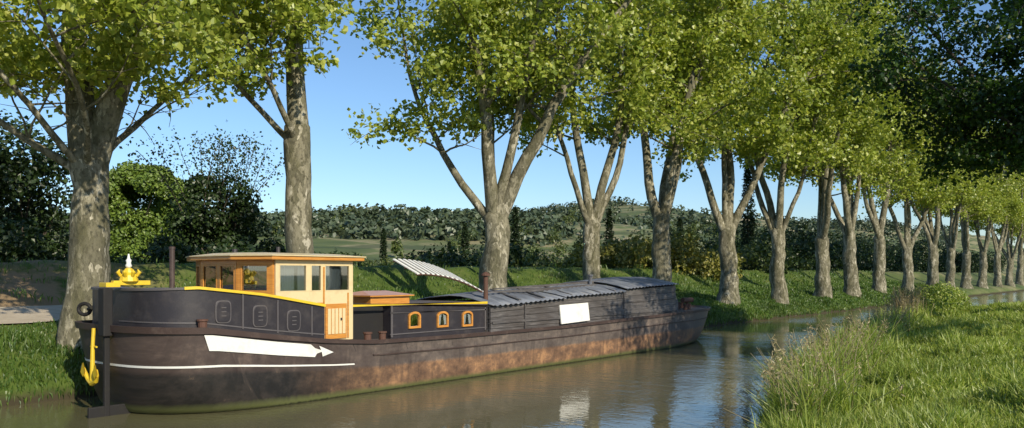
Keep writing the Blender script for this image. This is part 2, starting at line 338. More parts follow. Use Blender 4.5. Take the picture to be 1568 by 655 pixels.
# umbrella pine
r=np.random.default_rng(5); P=[]
for _ in range(38):
    a=r.uniform(0,6.28); q=5.2*math.sqrt(r.random()); z=10.9-q*q*.12; rr=r.uniform(.9,1.5)
    P.append((*blob(r,(math.cos(a)*q,math.sin(a)*q,z),(rr,rr,rr*.7),700,.3),1,False))
for _ in range(30):
    a=r.uniform(0,6.28); q=4.9*math.sqrt(r.random()); P.append((*blob(r,(math.cos(a)*q,math.sin(a)*q,r.uniform(2.5,8.5)),(1.4,1.4,1.1),420,.3),1,False))
T=Tubes(); T.add([(0,0,-.2),(.1,0,3),(0,.1,7)],[.35,.28,.2],8)
for a in range(7):
    wp,_=walk(r,(0,0,5),az(a*51,50),5,.8,.05,.03); T.add(wp,.12*(1-.7*np.linspace(0,1,len(wp))),5)
P.append((*T.get(),0,True)); s,o=place(74,(216-784)/1220); build('umbrella_pine',P,[M['barkd'],M['pine']],(s,o,float(height(s,o))))
# cypresses
for k,(x,D,H) in enumerate([(712,120,9),(789,110,10.5),(933,115,10.5),(1145,95,13),(1041,120,9.5),(688,150,7),(587,140,9),(655,130,5)]):
    r=np.random.default_rng(40+k); n=2600; z=r.uniform(0,1,n)**.9; a=r.uniform(0,6.28,n); w=H*.055*np.sin(np.pi*np.clip(z*.9+.1,0,1))**.7*r.uniform(.6,1.08,n)
    Pn=np.stack([np.cos(a)*w,np.sin(a)*w,z*H],1); V,F=leaves(Pn,.4,1.2,.5,r)
    s,o=place(D,(x-784)/1220); build('cypress_tree',[(V,F,1,False),(*tube([(0,0,-.2),(0,0,H*.8)],[.15,.05],6),0,True)],[M['barkd'],M['cyp']],(s,o,float(height(s,o))))
def mass(name,seed,items,mat,size,n):
    r=np.random.default_rng(seed); P=[]
    for (D,u,H,W) in items:
        s,o=place(D,u); z=float(height(s,o))
        for b in range(5):
            rr=W*r.uniform(.22,.4); c=(s+r.normal()*W*.25,o+r.normal()*W*.25,z+H*r.uniform(.25,.78))
            P.append((*blob(r,c,(rr,rr,H*.3),n,size*r.uniform(.8,1.2)),0,False))
    return build(name,P,[M[mat]])
r=np.random.default_rng(60)
mass('shrubbery',61,[(r.uniform(75,140),r.uniform(-.28,.36),r.uniform(1.6,4.0),r.uniform(2.5,5.5)) for _ in range(100)],'bush',.4,100)
mass('shrubbery',67,[(r.uniform(75,120),r.uniform(-.27,-.02),r.uniform(2,4.6),r.uniform(3,5)) for _ in range(24)],'leafd',.4,110)
mass('field_trees',62,[(r.uniform(160,400),r.uniform(-.66,.4),r.uniform(3,6.5),r.uniform(3,8)) for _ in range(140)],'bush',.75,55)
M['yel']=leafmat('yellow_shrub_leaves',(.14,.16,.03),(.22,.22,.045),(.34,.30,.06),.3,dk=.3)
mass('broom_shrub',63,[(r.uniform(66,80),r.uniform(.10,.26),r.uniform(2.4,3.8),r.uniform(3,5)) for _ in range(13)],'yel',.35,160)
mass('hedge_row',64,[((CF[0]*a+CF[1]*b),(CR[0]*a+CR[1]*b)/(CF[0]*a+CF[1]*b),r.uniform(5,9.5),r.uniform(5,8)) for a,b in zip(r.uniform(108,340,105),r.uniform(42,58,105))],'leafd',.5,140)
mass('left_hedge',65,[(r.uniform(42,60),r.uniform(-.7,-.30),r.uniform(1.2,2.2),r.uniform(3,5)) for _ in range(20)],'leafd',.3,220)
# wooded hills
r=np.random.default_rng(70); n=7600; D=r.uniform(260,860,n); u=r.uniform(-.7,.55,n)
s=CF[0]*D+CR[0]*u*D; o=CF[1]*D+CR[1]*u*D; z=height(s,o)
dens=np.sin(s*.011+2)*np.sin(o*.017)+.5*np.sin(s*.04+o*.03)
keep=((dens>.05)|(D>650)|(r.random(n)<.14))&(o>130); s,o,z=s[keep],o[keep],z[keep]; n=len(s)
kk=22; sz=r.uniform(2.2,6.4,n); d=r.normal(size=(n,kk,3)); d/=np.linalg.norm(d,axis=2)[...,None]
P=np.stack([s,o,z+sz*.55],-1)[:,None]+d*sz[:,None,None]*np.array([.5,.5,.55]); P=P.reshape(-1,3)
V,F=leaves(P,2.1,.5,.9,r,d.reshape(-1,3)); build('pine_forest_hills',[(V,F,0,False)],[M['forest']])
# ------------------------------------------------------------------ grass
r=np.random.default_rng(80); n=150000
s=8.2*np.exp(r.uniform(0,math.log(64/8.2),n)); e=near_edge(s); lo=.085*s-1.2; o=lo+(e-.12-lo)*r.uniform(0,1,n)
z=height(s,o); dd=np.hypot(s,o); k=z>.03; s,o,z,dd,e=s[k],o[k],z[k],dd[k],e[k]
tuft=.5+1.0*np.clip(np.sin(s*1.7+np.sin(o*2.1)*1.5)*np.sin(o*1.9+s*.6)+.3,0,1)
edge=np.exp(-(e-o)/1.0)
V,F=blades(np.stack([s,o,z],1),.22*tuft+.42*edge+.04,.008+.0011*dd,.7,r)
build('bank_grass',[(V,F,0,False)],[M['grass']])
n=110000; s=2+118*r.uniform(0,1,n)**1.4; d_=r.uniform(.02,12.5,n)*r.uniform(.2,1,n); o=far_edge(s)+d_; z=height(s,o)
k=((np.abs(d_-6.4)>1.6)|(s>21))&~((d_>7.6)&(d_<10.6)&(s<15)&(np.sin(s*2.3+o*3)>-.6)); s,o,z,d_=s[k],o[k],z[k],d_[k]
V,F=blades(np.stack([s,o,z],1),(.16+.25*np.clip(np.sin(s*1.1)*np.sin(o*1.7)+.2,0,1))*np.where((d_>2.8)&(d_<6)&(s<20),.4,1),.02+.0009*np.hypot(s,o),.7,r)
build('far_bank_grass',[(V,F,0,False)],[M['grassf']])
# reeds along near edge
clumps=np.array([12.6,14.2,15.6,17,19,22,25,29,33,41,42.5,46]); n=560; s=clumps[r.integers(0,len(clumps),n)]+r.normal(size=n)*.6; s=np.concatenate([s,r.normal(43,1.2,300),r.uniform(12,52,140)]); n=len(s); o=near_edge(s)-np.abs(r.normal(size=n))*.5; z=height(s,o)
T=Tubes(); HP=[]
for a,b,c in zip(s,o,z):
    h=r.uniform(.6,1.6)+(.5 if 41<a<45 else 0); l=r.normal(size=2)*.24; w_=.005+.00026*a
    T.add([(a,b,c-.05),(a+l[0]*.4,b+l[1]*.4,c+h*.6),(a+l[0]*1.3,b+l[1]*1.3,c+h)],[w_,w_*.8,w_*.5],3)
    if r.random()<.6: HP.append(np.array([a+l[0]*1.2,b+l[1]*1.2,c+h-.08])+r.normal(size=(8,3))*np.array([.018,.018,.09]))
V2,F2=leaves(np.concatenate(HP),.085,.2,.3,r)
n2=26000; s2=np.where(r.random(n2)<.62,clumps[r.integers(0,len(clumps),n2)]+r.normal(size=n2)*.8,r.uniform(11,55,n2)); o2_=near_edge(s2)-np.abs(r.normal(size=n2))*.45+.05; V3,F3=blades(np.stack([s2,o2_,np.maximum(height(s2,o2_),0)],1),.95*(.7+.5*(np.sin(s2*2.1)>0)),.012+.0007*s2,.6,r)
build('reeds',[(*T.get(),0,True),(V2,F2,0,False),(V3,F3,1,False)],[M['straw'],M['grass']])
r=np.random.default_rng(83); P=[]
for _ in range(14):
    a=48+r.normal()*2.0; b=near_edge(a)-1.6+r.normal()*.5; P.append((*blob(r,(a,b,height(a,b)+.6+r.uniform(0,.9)),(.6,.6,.6),350,.13),0,False))
build('bank_shrub',P,[M['grass']])
# ------------------------------------------------------------------ BARGE
ORG=np.array([22.0,17.9,0.0])
barge=bpy.data.objects.new('canal_barge',None); barge.location=ORG; scene.collection.objects.link(barge)
class PB:
    def __init__(s): s.v=[];s.f=[]
    def quad(s,*p):
        k=len(s.v); s.v+= [tuple(q) for q in p]; s.f.append(tuple(range(k,k+len(p))))
    def box(s,x0,x1,y0,y1,z0,z1,dz=0):
        k=len(s.v); s.v+=[(x0,y0,z0),(x1,y0,z0),(x1,y1,z0),(x0,y1,z0),(x0,y0,z1),(x1,y0,z1+dz),(x1,y1,z1+dz),(x0,y1,z1)]
        s.f+=[tuple(k+i for i in f) for f in ((3,2,1,0),(4,5,6,7),(0,1,5,4),(1,2,6,5),(2,3,7,6),(3,0,4,7))]
    def prism(s,poly,z0,z1):
        k=len(s.v); n=len(poly); g=lambda z,p: z(p) if callable(z) else z
        s.v+=[(p[0],p[1],g(z0,p)) for p in poly]+[(p[0],p[1],g(z1,p)) for p in poly]
        s.f.append(tuple(k+n-1-i for i in range(n))); s.f.append(tuple(k+n+i for i in range(n)))
        for i in range(n): j=(i+1)%n; s.f.append((k+i,k+j,k+n+j,k+n+i))
    def tube(s,pts,rad,n=10,cap=True):
        V,F=tube(pts,rad if hasattr(rad,'__len__') else [rad]*len(pts),n); k=len(s.v); s.v+=[tuple(q) for q in V]; s.f+=[tuple(int(a)+k for a in q) for q in F]
        if cap: s.f.append(tuple(k+i for i in range(n))[::-1]); m_=k+n*(len(pts)-1); s.f.append(tuple(m_+i for i in range(n)))
    def obox(s,a,b,t,z0,z1,d0=0):
        a=np.array(a,float);b=np.array(b,float); d=(b-a)/np.linalg.norm(b-a); nn=np.array([d[1],-d[0]]); a0=a+nn*d0;b0=b+nn*d0
        s.prism([tuple(a0),tuple(a0+nn*t),tuple(b0+nn*t),tuple(b0)],z0,z1)
    def done(s,name,mat,bevel=0,smooth=False,parent=barge,uv=None):
        me=bpy.data.meshes.new(name); me.from_pydata([tuple(np.array(q)-ORG) for q in s.v],[],s.f)
        if uv is not None:
            l=me.uv_layers.new(name='UVMap')
            for lp in me.loops: l.data[lp.index].uv=uv[lp.vertex_index]
        import bmesh
        bm=bmesh.new(); bm.from_mesh(me); bmesh.ops.recalc_face_normals(bm,faces=bm.faces); bm.to_mesh(me); bm.free()
        me.materials.append(M[mat])
        if smooth: me.polygons.foreach_set('use_smooth',[True]*len(me.polygons))
        ob=bpy.data.objects.new(name,me); scene.collection.objects.link(ob); ob.parent=parent
        if bevel:
            b=ob.modifiers.new('b','BEVEL'); b.width=bevel; b.segments=2; b.limit_method='ANGLE'
        return ob
CY=17.9
def outline(p,kind):
    B=[2.28,2.4][kind]; tl,al,nl_=[(8.15,3.3,2.3),(7.75,2.4,3.3)][kind]; tr_,ar,nr=[(34.9,5.5,1.7),(35.5,4.6,2.1)][kind]
    sl=tl+al; sr=tr_-ar
    if p<=1: f=p*math.pi/2; return sl-al*max(0,math.cos(f))**(2/nl_), B*math.sin(f)**(2/nl_)
    if p<=2: return sl+(sr-sl)*(p-1), B
    f=(3-p)*math.pi/2; return sr+ar*max(0,math.cos(f))**(2/nr), B*math.sin(f)**(2/nr)
def zrail(s): return float(np.interp(s,[7.7,9,10.5,12,13.5,17,22,27,31,36.6],[1.88,1.84,1.62,1.43,1.31,1.27,1.28,1.37,1.45,1.5]))
def hp(p,v,side=-1,off=0):
    sw,bw=outline(p,0); sd,bd=outline(p,1); zr=zrail(sd)
    f=max(0,v)**.5; s=sw+(sd-sw)*f; b=bw+(bd-bw)*f; z=zr*v
    if v<0: b*=1+v*.6
    if off:
        e=.01; a1=np.array(outline(max(0,p-e),1)); a2=np.array(outline(min(3,p+e),1)); t=a2-a1; t/=np.linalg.norm(t)+1e-9
        s+=-t[1]*off; b+=t[0]*off
    return (s,CY+side*b,z)
def pfor(s,v):
    lo,hi=0,3
    for _ in range(40):
        m_=(lo+hi)/2
        if hp(m_,v)[0]<s: lo=m_
        else: hi=m_
    return lo
ps_=np.concatenate([np.linspace(0,1,44)**1.4,np.linspace(1,2,60)[1:],np.linspace(2,3,24)[1:]])
vs_=[-.35,0,.03,.08,.2,.35,.5,.65,.8,.9,1.0]
full=[(p,-1) for p in ps_]+[(p,1) for p in ps_[::-1][1:-1]]
h=PB(); uvs=[]
for (p,sd) in full:
    for v in vs_:
        q=hp(p,v,sd); h.v.append(q); uvs.append((q[0]+(q[1]-CY)*.35*(p<.9),v))
nf=len(full); nv=len(vs_)
for a in range(nf):
    b=(a+1)%nf
    for c_ in range(nv-1): h.f.append((a*nv+c_,b*nv+c_,b*nv+c_+1,a*nv+c_+1))
h.done('hull','hull',smooth=True,uv=uvs)
def strip(name,v0,v1,t,mat,p0=0,p1=3,sides=(-1,1),base=.0):
    q=PB(); P_=[p for p in ps_ if p0<=p<=p1]
    for sd in sides:
        k=len(q.v)
        for p in P_:
            q.v+=[hp(p,v0,sd,base),hp(p,v0,sd,base+t),hp(p,v1,sd,base+t),hp(p,v1,sd,base)]
        for a in range(len(P_)-1):
            for c_ in range(4): d_=(c_+1)%4; q.f.append((k+a*4+c_,k+(a+1)*4+c_,k+(a+1)*4+d_,k+a*4+d_))
    return q.done(name,mat)
strip('rub_rail_top',.955,1.03,.06,'wine')
strip('rub_rail_mid',.72,.745,.03,'wine',p0=1.15)
strip('white_waterline_stripe',.56,.585,.008,'white',p1=1.12,base=.003)
q=PB()
for p in np.linspace(1.04,1.98,12):
    a_=hp(p,.1,-1,.004); b_=hp(p,.94,-1,.004); q.quad((a_[0],a_[1],a_[2]),(a_[0]+.012,a_[1],a_[2]),(b_[0]+.012,b_[1],b_[2]),(b_[0],b_[1],b_[2]))
q.done('plate_seams','rud')
d=PB(); pts=[hp(p,.97,-1) for p in ps_]; pts2=[hp(p,.97,1) for p in ps_]
d.v=pts+pts2; n_=len(pts)
for a in range(n_-1): d.f.append((a,a+1,n_+a+1,n_+a))
d.done('deck','deck')
# white name board with arrow tail
b=PB(); ss=np.linspace(8.95,11.55,16)
top=[hp(pfor(s,.84),.94-.01*(s-9),-1,.03) for s in ss]; bot=[hp(pfor(s,.84),.755-.018*(s-9),-1,.03) for s in ss]
for a in range(15): b.quad(bot[a],bot[a+1],top[a+1],top[a])
e=lambda s,v: hp(pfor(s,.84),v,-1,.03)
b.quad(e(11.55,.71),e(11.66,.78),e(11.66,.84),e(11.55,.915))
b.quad(e(11.60,.76),e(11.80,.80),e(11.80,.83),e(11.60,.86))
b.quad(e(11.80,.80),e(11.78,.72),e(12.15,.80),e(11.80,.815)); b.quad(e(11.80,.815),e(12.15,.80),e(11.78,.90),e(11.80,.83))
b.done('name_board','white')
# raised quarter cabin at left end
def rz(p): return float(np.interp(p[0],[8,8.9,10.5,12.3],[2.66,2.70,2.52,2.20]))
def inset(p,ins,side):
    s,bb=outline(p,1); e_=.01; a1=np.array(outline(max(0,p-e_),1)); a2=np.array(outline(min(3,p+e_),1)); t=a2-a1; t/=np.linalg.norm(t)+1e-9
    return (s+t[1]*ins, CY+side*max(0,(bb-t[0]*ins)))
pl=[p for p in np.linspace(0.0,1.6,80) if inset(p,.3,-1)[0]<12.05]
def loop(ins): 
    near=[inset(p,ins,-1) for p in pl if inset(p,ins,-1)[1]<CY-.02]; near.append((12.15,CY-(2.4-ins)))
    return near+[(x,2*CY-y) for x,y in near[::-1]]
q=PB(); q.prism(loop(.30),lambda p:zrail(p[0])-.1,rz); q.done('quarter_cabin','black')
q=PB(); q.prism(loop(.27),lambda p:rz(p)+.002,lambda p:rz(p)+.05); q.done('cabin_coaming','grey')
q=PB(); L_=[p for p in loop(.25) if p[0]>8.6 and p[1]<CY]
for a in range(len(L_)-1): 
    A_,B_=L_[a],L_[a+1]; q.quad((A_[0],A_[1],rz(A_)+.0),(B_[0],B_[1],rz(B_)+.0),(B_[0],B_[1],rz(B_)+.06),(A_[0],A_[1],rz(A_)+.06)); q.quad((A_[0],A_[1],rz(A_)+.06),(B_[0],B_[1],rz(B_)+.06),(B_[0],B_[1]+.1,rz(B_)+.062),(A_[0],A_[1]+.1,rz(A_)+.062))
q.done('yellow_edge','yellow')
q=PB(); L2=[p for p in loop(.285) if p[1]<CY]
for a in range(len(L2)-1): A_,B_=L2[a],L2[a+1]; za,zb=zrail(A_[0])+.12,zrail(B_[0])+.12; q.quad((*A_,za),(*B_,zb),(*B_,zb+.03),(*A_,za+.03))
q.done('cabin_moulding','grey')
q=PB();q2=PB(); yf=CY-2.10
for sc_,zc in ((9.45,2.2),(10.35,2.07),(11.25,1.93)):
    yy=yf if sc_>9.8 else yf+.02
    for (w_,h_,t_,Q) in ((.19,.25,.022,q),(.165,.225,.035,q2)):
        n_=24; poly=[(sc_+w_*abs(math.cos(a))**.45*math.copysign(1,math.cos(a)),zc+h_*abs(math.sin(a))**.45*math.copysign(1,math.sin(a))) for a in np.linspace(0,2*math.pi,n_,endpoint=False)]
        k=len(Q.v); Q.v+=[(x,yy-t_,z) for x,z in poly]+[(x,yy+.05,z) for x,z in poly]; Q.f.append(tuple(k+i for i in range(n_)))
        for i in range(n_): j=(i+1)%n_; Q.f.append((k+i,k+j,k+n_+j,k+n_+i))
    for dz_ in (-.09,0,.09): q.box(sc_-.06,sc_+.06,yy-.045,yy-.034,zc+dz_-.012,zc+dz_+.012)
q.done('porthole_frame','grey',.004); q2.done('porthole_cover','black',.008)
q=PB(); q.box(9.9,9.93,yf-.02,yf,1.8,2.58); q.box(10.8,10.83,yf-.02,yf,1.66,2.42); q.box(11.75,11.78,yf-.02,yf,1.55,2.25); q.done('panel_battens','grey')
# rudder, post, head
RY=CY-.5
q=PB(); q.box(7.56,7.76,RY-.13,RY+.13,1.7,2.72); q.box(7.62,7.74,RY-.05,RY+.05,-.3,1.7); q.done('rudder_post','rud',.02)
q=PB(); q.prism([(7.3,RY-.04),(8.5,RY-.04),(8.5,RY+.04),(7.3,RY+.04)],-.4,.22); q.done('rudder_blade','rud',.02)
q=PB(); q.box(7.6,7.9,RY-.17,RY+.17,2.74,2.84); q.box(7.8,8.6,RY-.07,RY+.07,2.78,2.88); q.tube([(8.15,RY,2.86),(8.15,RY,3.0),(8.15,RY,3.05),(8.15,RY,3.15)],[.2,.17,.1,.07],12); q.done('rudder_head','yellow',.01)
q=PB(); q.tube([(8.15,RY,3.15),(8.15,RY,3.2),(8.15,RY,3.26),(8.15,RY,3.32),(8.15,RY,3.36),(8.15,RY,3.46)],[.04,.07,.045,.06,.03,.015],12); q.done('finial','white',smooth=True)
q=PB()
for a in range(8): t_=a*math.pi/4; q.tube([(8.15+.17*math.cos(t_),RY+.17*math.sin(t_),2.98),(8.15+.23*math.cos(t_),RY+.23*math.sin(t_),3.06),(8.15+.19*math.cos(t_),RY+.19*math.sin(t_),3.12)],[.035,.04,.01],6)
q.done('crown','yellow')
q=PB(); q.tube([(8.5,16.2,2.4),(8.5,16.2,3.55)],.055,12); q.tube([(8.5,16.2,3.55),(8.5,16.2,3.6)],.065,12); q.done('flag_post','wine')
q=PB(); c0=np.array([8.15,19.6,2.2]); ring=[c0+np.array([.08*math.cos(a),-.13*math.cos(a),.13*math.sin(a)]) for a in np.linspace(0,2*math.pi,20)]; q.tube(ring,.045,8); q.tube([c0+[.05,-.1,0],c0+[0,-.4,.05]],.05,6); q.done('winch_wheel','rud')
# anchor, hanging on the outside of the hull just beyond the rudder
q=PB(); ax,ay=7.64,17.92; tdir=np.array([.02,1.0])
def A(t,z,out=0): return (ax-out+tdir[0]*t,ay+tdir[1]*t,z)
q.tube([A(0,1.85,0),A(0,1.5,.02),A(0,.72,.03)],[.04,.04,.055],8)
q.tube([A(-.32,.98,.06),A(-.28,.85,.05),A(-.17,.72,.03),A(0,.66,.03),A(.18,.72,.03),A(.30,.85,.05),A(.34,.98,.06)],[.015,.045,.055,.065,.055,.045,.015],8)
for sg in (-1,1): 
    for o_ in (.11,.09): q.quad(A(sg*.31,1.1,o_),A(sg*.42,.88,o_),A(sg*.29,.78,o_),A(sg*.2,.90,o_))
q.tube([A(-.15,1.45,.0),A(.15,1.45,.0)],.022,6)
q.done('anchor','yellow')
# ------------- wheelhouse
yN,yF=16.2,19.6
plan=[(13.3,yN),(11.0,yN),(10.62,17.1),(10.62,18.7),(11.0,yF),(13.3,yF)]
zb,zs,zw,zt=1.35,2.60,3.25,3.36
wall=PB(); cream=PB(); glass=PB(); frame=PB(); frame2=PB()
def win_wall(a,b,segs,low,mat,lowmat,fr_,zsill=zs,t=.06,f=.035):
    a=np.array(a,float); b=np.array(b,float); L=np.linalg.norm(b-a); d_=(b-a)/L
    def P_(x): return tuple(a+d_*x)
    lowmat.obox(P_(0),P_(L),t,low,zsill); mat.obox(P_(0),P_(L),t,zw,zt)
    edges=[0]+[v for s_ in segs for v in s_]+[L]
    for i in range(0,len(edges),2): mat.obox(P_(edges[i]),P_(edges[i+1]),t,zsill,zw)
    for (x0,x1) in segs:
        glass.obox(P_(x0),P_(x1),.008,zsill,zw,.02)
        fr_.obox(P_(x0),P_(x1),.03,zsill,zsill+f,t*.6); fr_.obox(P_(x0),P_(x1),.03,zw-f,zw,t*.6)
        fr_.obox(P_(x0),P_(x0+f),.03,zsill+f,zw-f,t*.6); fr_.obox(P_(x1-f),P_(x1),.03,zsill+f,zw-f,t*.6)
win_wall((11.0,yN),(13.3,yN),[(.10,.88),(1.0,1.32),(1.42,2.2)],zb,cream,cream,frame2,f=.022)
win_wall(plan[2],plan[1],[(.1,.85)],2.3,wall,wall,frame,zs)
win_wall(plan[3],plan[2],[(.08,.74),(.86,1.52)],2.3,wall,wall,frame,zs)
win_wall(plan[4],plan[3],[(.1,.85)],2.3,wall,wall,frame,zs)
win_wall((13.3,yF),(11.0,yF),[(.15,1.05),(1.25,2.15)],2.1,cream,cream,frame2)
win_wall((13.3,yN),(13.3,yF),[(.3,1.5),(1.9,3.1)],zb,cream,cream,frame2)
wall.done('wheelhouse_front','wood',.004); cream.done('wheelhouse_side','cream',.004); glass.done('wheelhouse_glass','glass'); frame.done('window_frames','wood',.003); frame2.done('side_window_frames','cream',.003)
def off(poly,f): c_=np.array([12.0,CY]); return [tuple(c_+(np.array(p)-c_)*np.array([f[0],f[1]])) for p in poly]
q=PB(); q.prism(off(plan,(1.20,1.13)),3.36,3.45); q.done('roof_fascia','wood',.015)
q=PB(); pl2=off(plan,(1.22,1.15)); pl3=off(plan,(.9,.7))
q.prism(pl2,3.452,3.475)
q.v+=[(x,y,3.476) for x,y in off(plan,(1.21,1.14))]+[(x,y,3.545) for x,y in pl3]; k=12
for i in range(6): j=(i+1)%6; q.f.append((k+i,k+j,k+6+j,k+6+i))
q.f.append(tuple(k+6+i for i in range(6))); q.done('wheelhouse_roof','cream')
q=PB(); x0,x1=12.42,13.08
q.box(x0,x1,yN-.10,yN-.065,1.40,2.28); q.done('door','wood',.006)
q=PB()
for x in np.linspace(x0+.1,x1-.1,5): q.box(x-.045,x+.045,yN-.115,yN-.102,1.52,2.16)
q.done('door_boards','cream',.004)
q=PB(); q.box(11.0,12.38,yN-.085,yN-.062,2.27,2.32); q.box(12.36,12.40,yN-.085,yN-.062,1.4,3.2); q.box(13.12,13.16,yN-.085,yN-.062,1.4,2.55); q.done('wheelhouse_trim','wood',.004)
q=PB(); q.box(12.86,12.9,yN-.14,yN-.118,1.86,1.92); q.done('door_handle','black')
q=PB()
def drape(xa,xb,y):
    xs=np.linspace(xa,xb,26)
    for a in range(25):
        y0=y+.018*math.sin(a*1.9); y1=y+.018*math.sin((a+1)*1.9); q.quad((xs[a],y0,2.58),(xs[a+1],y1,2.58),(xs[a+1],y1,3.27),(xs[a],y0,3.27))
drape(12.40,13.25,yN+.07); drape(11.05,11.6,yN+.07); drape(11.7,11.95,yN+.07)
q.done('curtains','curtain')
q=PB(); q.box(10.9,13.2,yN+.1,yF-.1,2.2,2.24); q.done('wheelhouse_floor','rust')
q=PB(); q.tube([(11.5,17.9,2.24),(11.5,17.9,2.9)],.04,8); rr=[(11.45,17.9+.35*math.cos(a),2.85+.35*math.sin(a)) for a in np.linspace(0,2*math.pi,18)]; q.tube(rr,.025,6); q.done('helm','wood')
q=PB(); q.tube([(12.0,17.5,3.5),(12.0,17.5,3.72)],.05,8); q.tube([(11.2,18.2,3.5),(11.2,18.2,3.66)],.07,8); q.done('roof_fittings','black')
# ------------- mid cabin
q=PB(); q.box(14.75,18.7,16.3,19.5,1.15,2.16,-.14); q.done('mid_cabin','black',.03)
q=PB(); q.box(14.7,18.78,16.26,19.54,2.162,2.20,-.14)
q.done('mid_cabin_roof','deck',.008)
q=PB(); q.box(13.4,18.72,16.245,16.30,2.18,2.225,-.12); q.done('mid_cabin_yellow_edge','yellow',.006)
q=PB(); q.box(13.4,14.75,16.6,19.4,1.15,2.12); q.done('companion_box','rud',.02)
q=PB(); q.box(14.72,18.7,16.275,16.30,1.36,1.39,-0); q.box(14.72,18.7,16.27,16.3,1.95,1.975,-.07); q.box(14.74,14.8,16.27,16.3,1.3,2.15); q.box(18.62,18.68,16.27,16.3,1.3,2.0); q.done('mid_cabin_trim','grey')
fr=PB(); gw=PB(); cu=PB()
for sc_ in (15.62,16.75,17.82):
    zc=1.74-.025*(sc_-15.6)
    def arch(w,h_): return [(-w,-h_),(w,-h_),(w,h_*.45)]+[(w*math.cos(a),h_*.45+h_*.55*math.sin(a)) for a in np.linspace(.2,math.pi-.2,8)]+[(-w,h_*.45)]
    o_=arch(.23,.235); i_=arch(.18,.175); n_=len(o_); k=len(fr.v)
    fr.v+=[(sc_+x,16.25,zc+z) for x,z in o_]+[(sc_+x,16.25,zc+z) for x,z in i_]+[(sc_+x,16.3,zc+z) for x,z in o_]+[(sc_+x,16.285,zc+z) for x,z in i_]
    for i in range(n_):
        j=(i+1)%n_; fr.f+=[(k+i,k+j,k+n_+j,k+n_+i),(k+i,k+2*n_+i,k+2*n_+j,k+j),(k+n_+i,k+n_+j,k+3*n_+j,k+3*n_+i)]
    gw.quad(*[(sc_+x,16.288,zc+z) for x,z in i_])
    cu.quad((sc_-.17,16.292,zc-.16),(sc_-.08,16.292,zc-.16),(sc_-.03,16.292,zc+.15),(sc_-.15,16.292,zc+.1)); cu.quad((sc_+.17,16.292,zc-.16),(sc_+.08,16.292,zc-.16),(sc_+.03,16.292,zc+.15),(sc_+.15,16.292,zc+.1))
fr.done('porthole_arch_frames','wood'); gw.done('cabin_windows','glass'); cu.done('cabin_curtains','curtain')
q=PB(); q.box(14.9,16.4,17.3,18.7,2.1,2.38); q.done('skylight','wood',.01)
q=PB(); q.prism([(14.8,17.2),(16.5,17.2),(16.5,18.8),(14.8,18.8)],2.385,2.42); q.v+=[(14.8,17.2,2.422),(16.5,17.2,2.422),(16.5,18.8,2.422),(14.8,18.8,2.422),(15.2,18,2.54),(16.1,18,2.54)]; k=len(q.v)-6; q.f+=[(k,k+1,k+5,k+4),(k+1,k+2,k+5),(k+2,k+3,k+4,k+5),(k+3,k,k+4)]; q.done('skylight_roof','wood')
# raised curved slatted awning, tipped towards the near side
q=PB();q2=PB(); nS=18
def cur(f): return 17.0+3.9*f, 3.02-.95*(f**1.35)+.16*math.sin(math.pi*f)
tl=lambda y: (y-17.6)*.42
for a in range(nS):
    f0,f1=a/nS,(a+.5)/nS; (x0,z0),(x1,z1)=cur(f0),cur(f1)
    q.prism([(x0,17.6),(x1,17.6),(x1,18.7),(x0,18.7)],lambda p,x0=x0,z0=z0,x1=x1,z1=z1: z0+(z1-z0)*(p[0]-x0)/(x1-x0)+tl(p[1]),lambda p,x0=x0,z0=z0,x1=x1,z1=z1: z0+(z1-z0)*(p[0]-x0)/(x1-x0)+.03+tl(p[1]))
for y_ in (17.65,18.15,18.65): q2.tube([(cur(f)[0],y_,cur(f)[1]-.03+tl(y_)) for f in np.linspace(0,1,14)],.03,6)
q.done('slatted_awning','white'); q2.done('awning_ribs','rust')
# ------------- hold coaming + corrugated roof
def ct(s): return 2.02+(s-18.8)*.034
segs=[(18.75,22.6,0.0),(22.62,26.6,.05),(26.62,30.9,.13)]
for a,(x0,x1,dz) in enumerate(segs):
    q=PB(); 
    for k_ in range(5):
        za0=1.15+k_*((ct(x0)+dz-1.15)/5); za1=1.15+(k_+1)*((ct(x0)+dz-1.15)/5)
        zb0=1.15+k_*((ct(x1)+dz-1.15)/5); zb1=1.15+(k_+1)*((ct(x1)+dz-1.15)/5)
        off_=.012*(k_%2)+random.uniform(0,.01)
        for (ya,yb) in ((16.15-off_,16.25),(19.55,19.65+off_)):
            q.v+=[(x0,ya,za0),(x1,ya,zb0),(x1,yb,zb0),(x0,yb,za0),(x0,ya,za1-.012),(x1,ya,zb1-.012),(x1,yb,zb1-.012),(x0,yb,za1-.012)]; k=len(q.v)-8
            q.f+=[tuple(k+i for i in f) for f in ((3,2,1,0),(4,5,6,7),(0,1,5,4),(1,2,6,5),(2,3,7,6),(3,0,4,7))]
    q.done('coaming_planks','plank',.005)
    q=PB(); nx=int((x1-x0)/.045); ny=9
    for i_ in range(nx+1):
        x=x0-.03+(x1-x0+.06)*i_/nx; c_=.022*math.sin(x*2*math.pi/.26)
        sag=.03*math.sin(x*1.3+a)
        for j_ in range(ny):
            t_=j_/(ny-1)*2-1; y_=CY+t_*1.9; z_=ct(x)+dz+.05+.3*(1-abs(t_)**1.6)+c_+sag*(1-abs(t_))+.012*math.sin(y_*3+x)
            q.v.append((x,y_,z_))
    for i_ in range(nx):
        for j_ in range(ny-1): q.f.append((i_*ny+j_,(i_+1)*ny+j_,(i_+1)*ny+j_+1,i_*ny+j_+1))
    ob=q.done('hatch_roof_sheet','sheet',smooth=True); so=ob.modifiers.new('s','SOLIDIFY'); so.thickness=.02
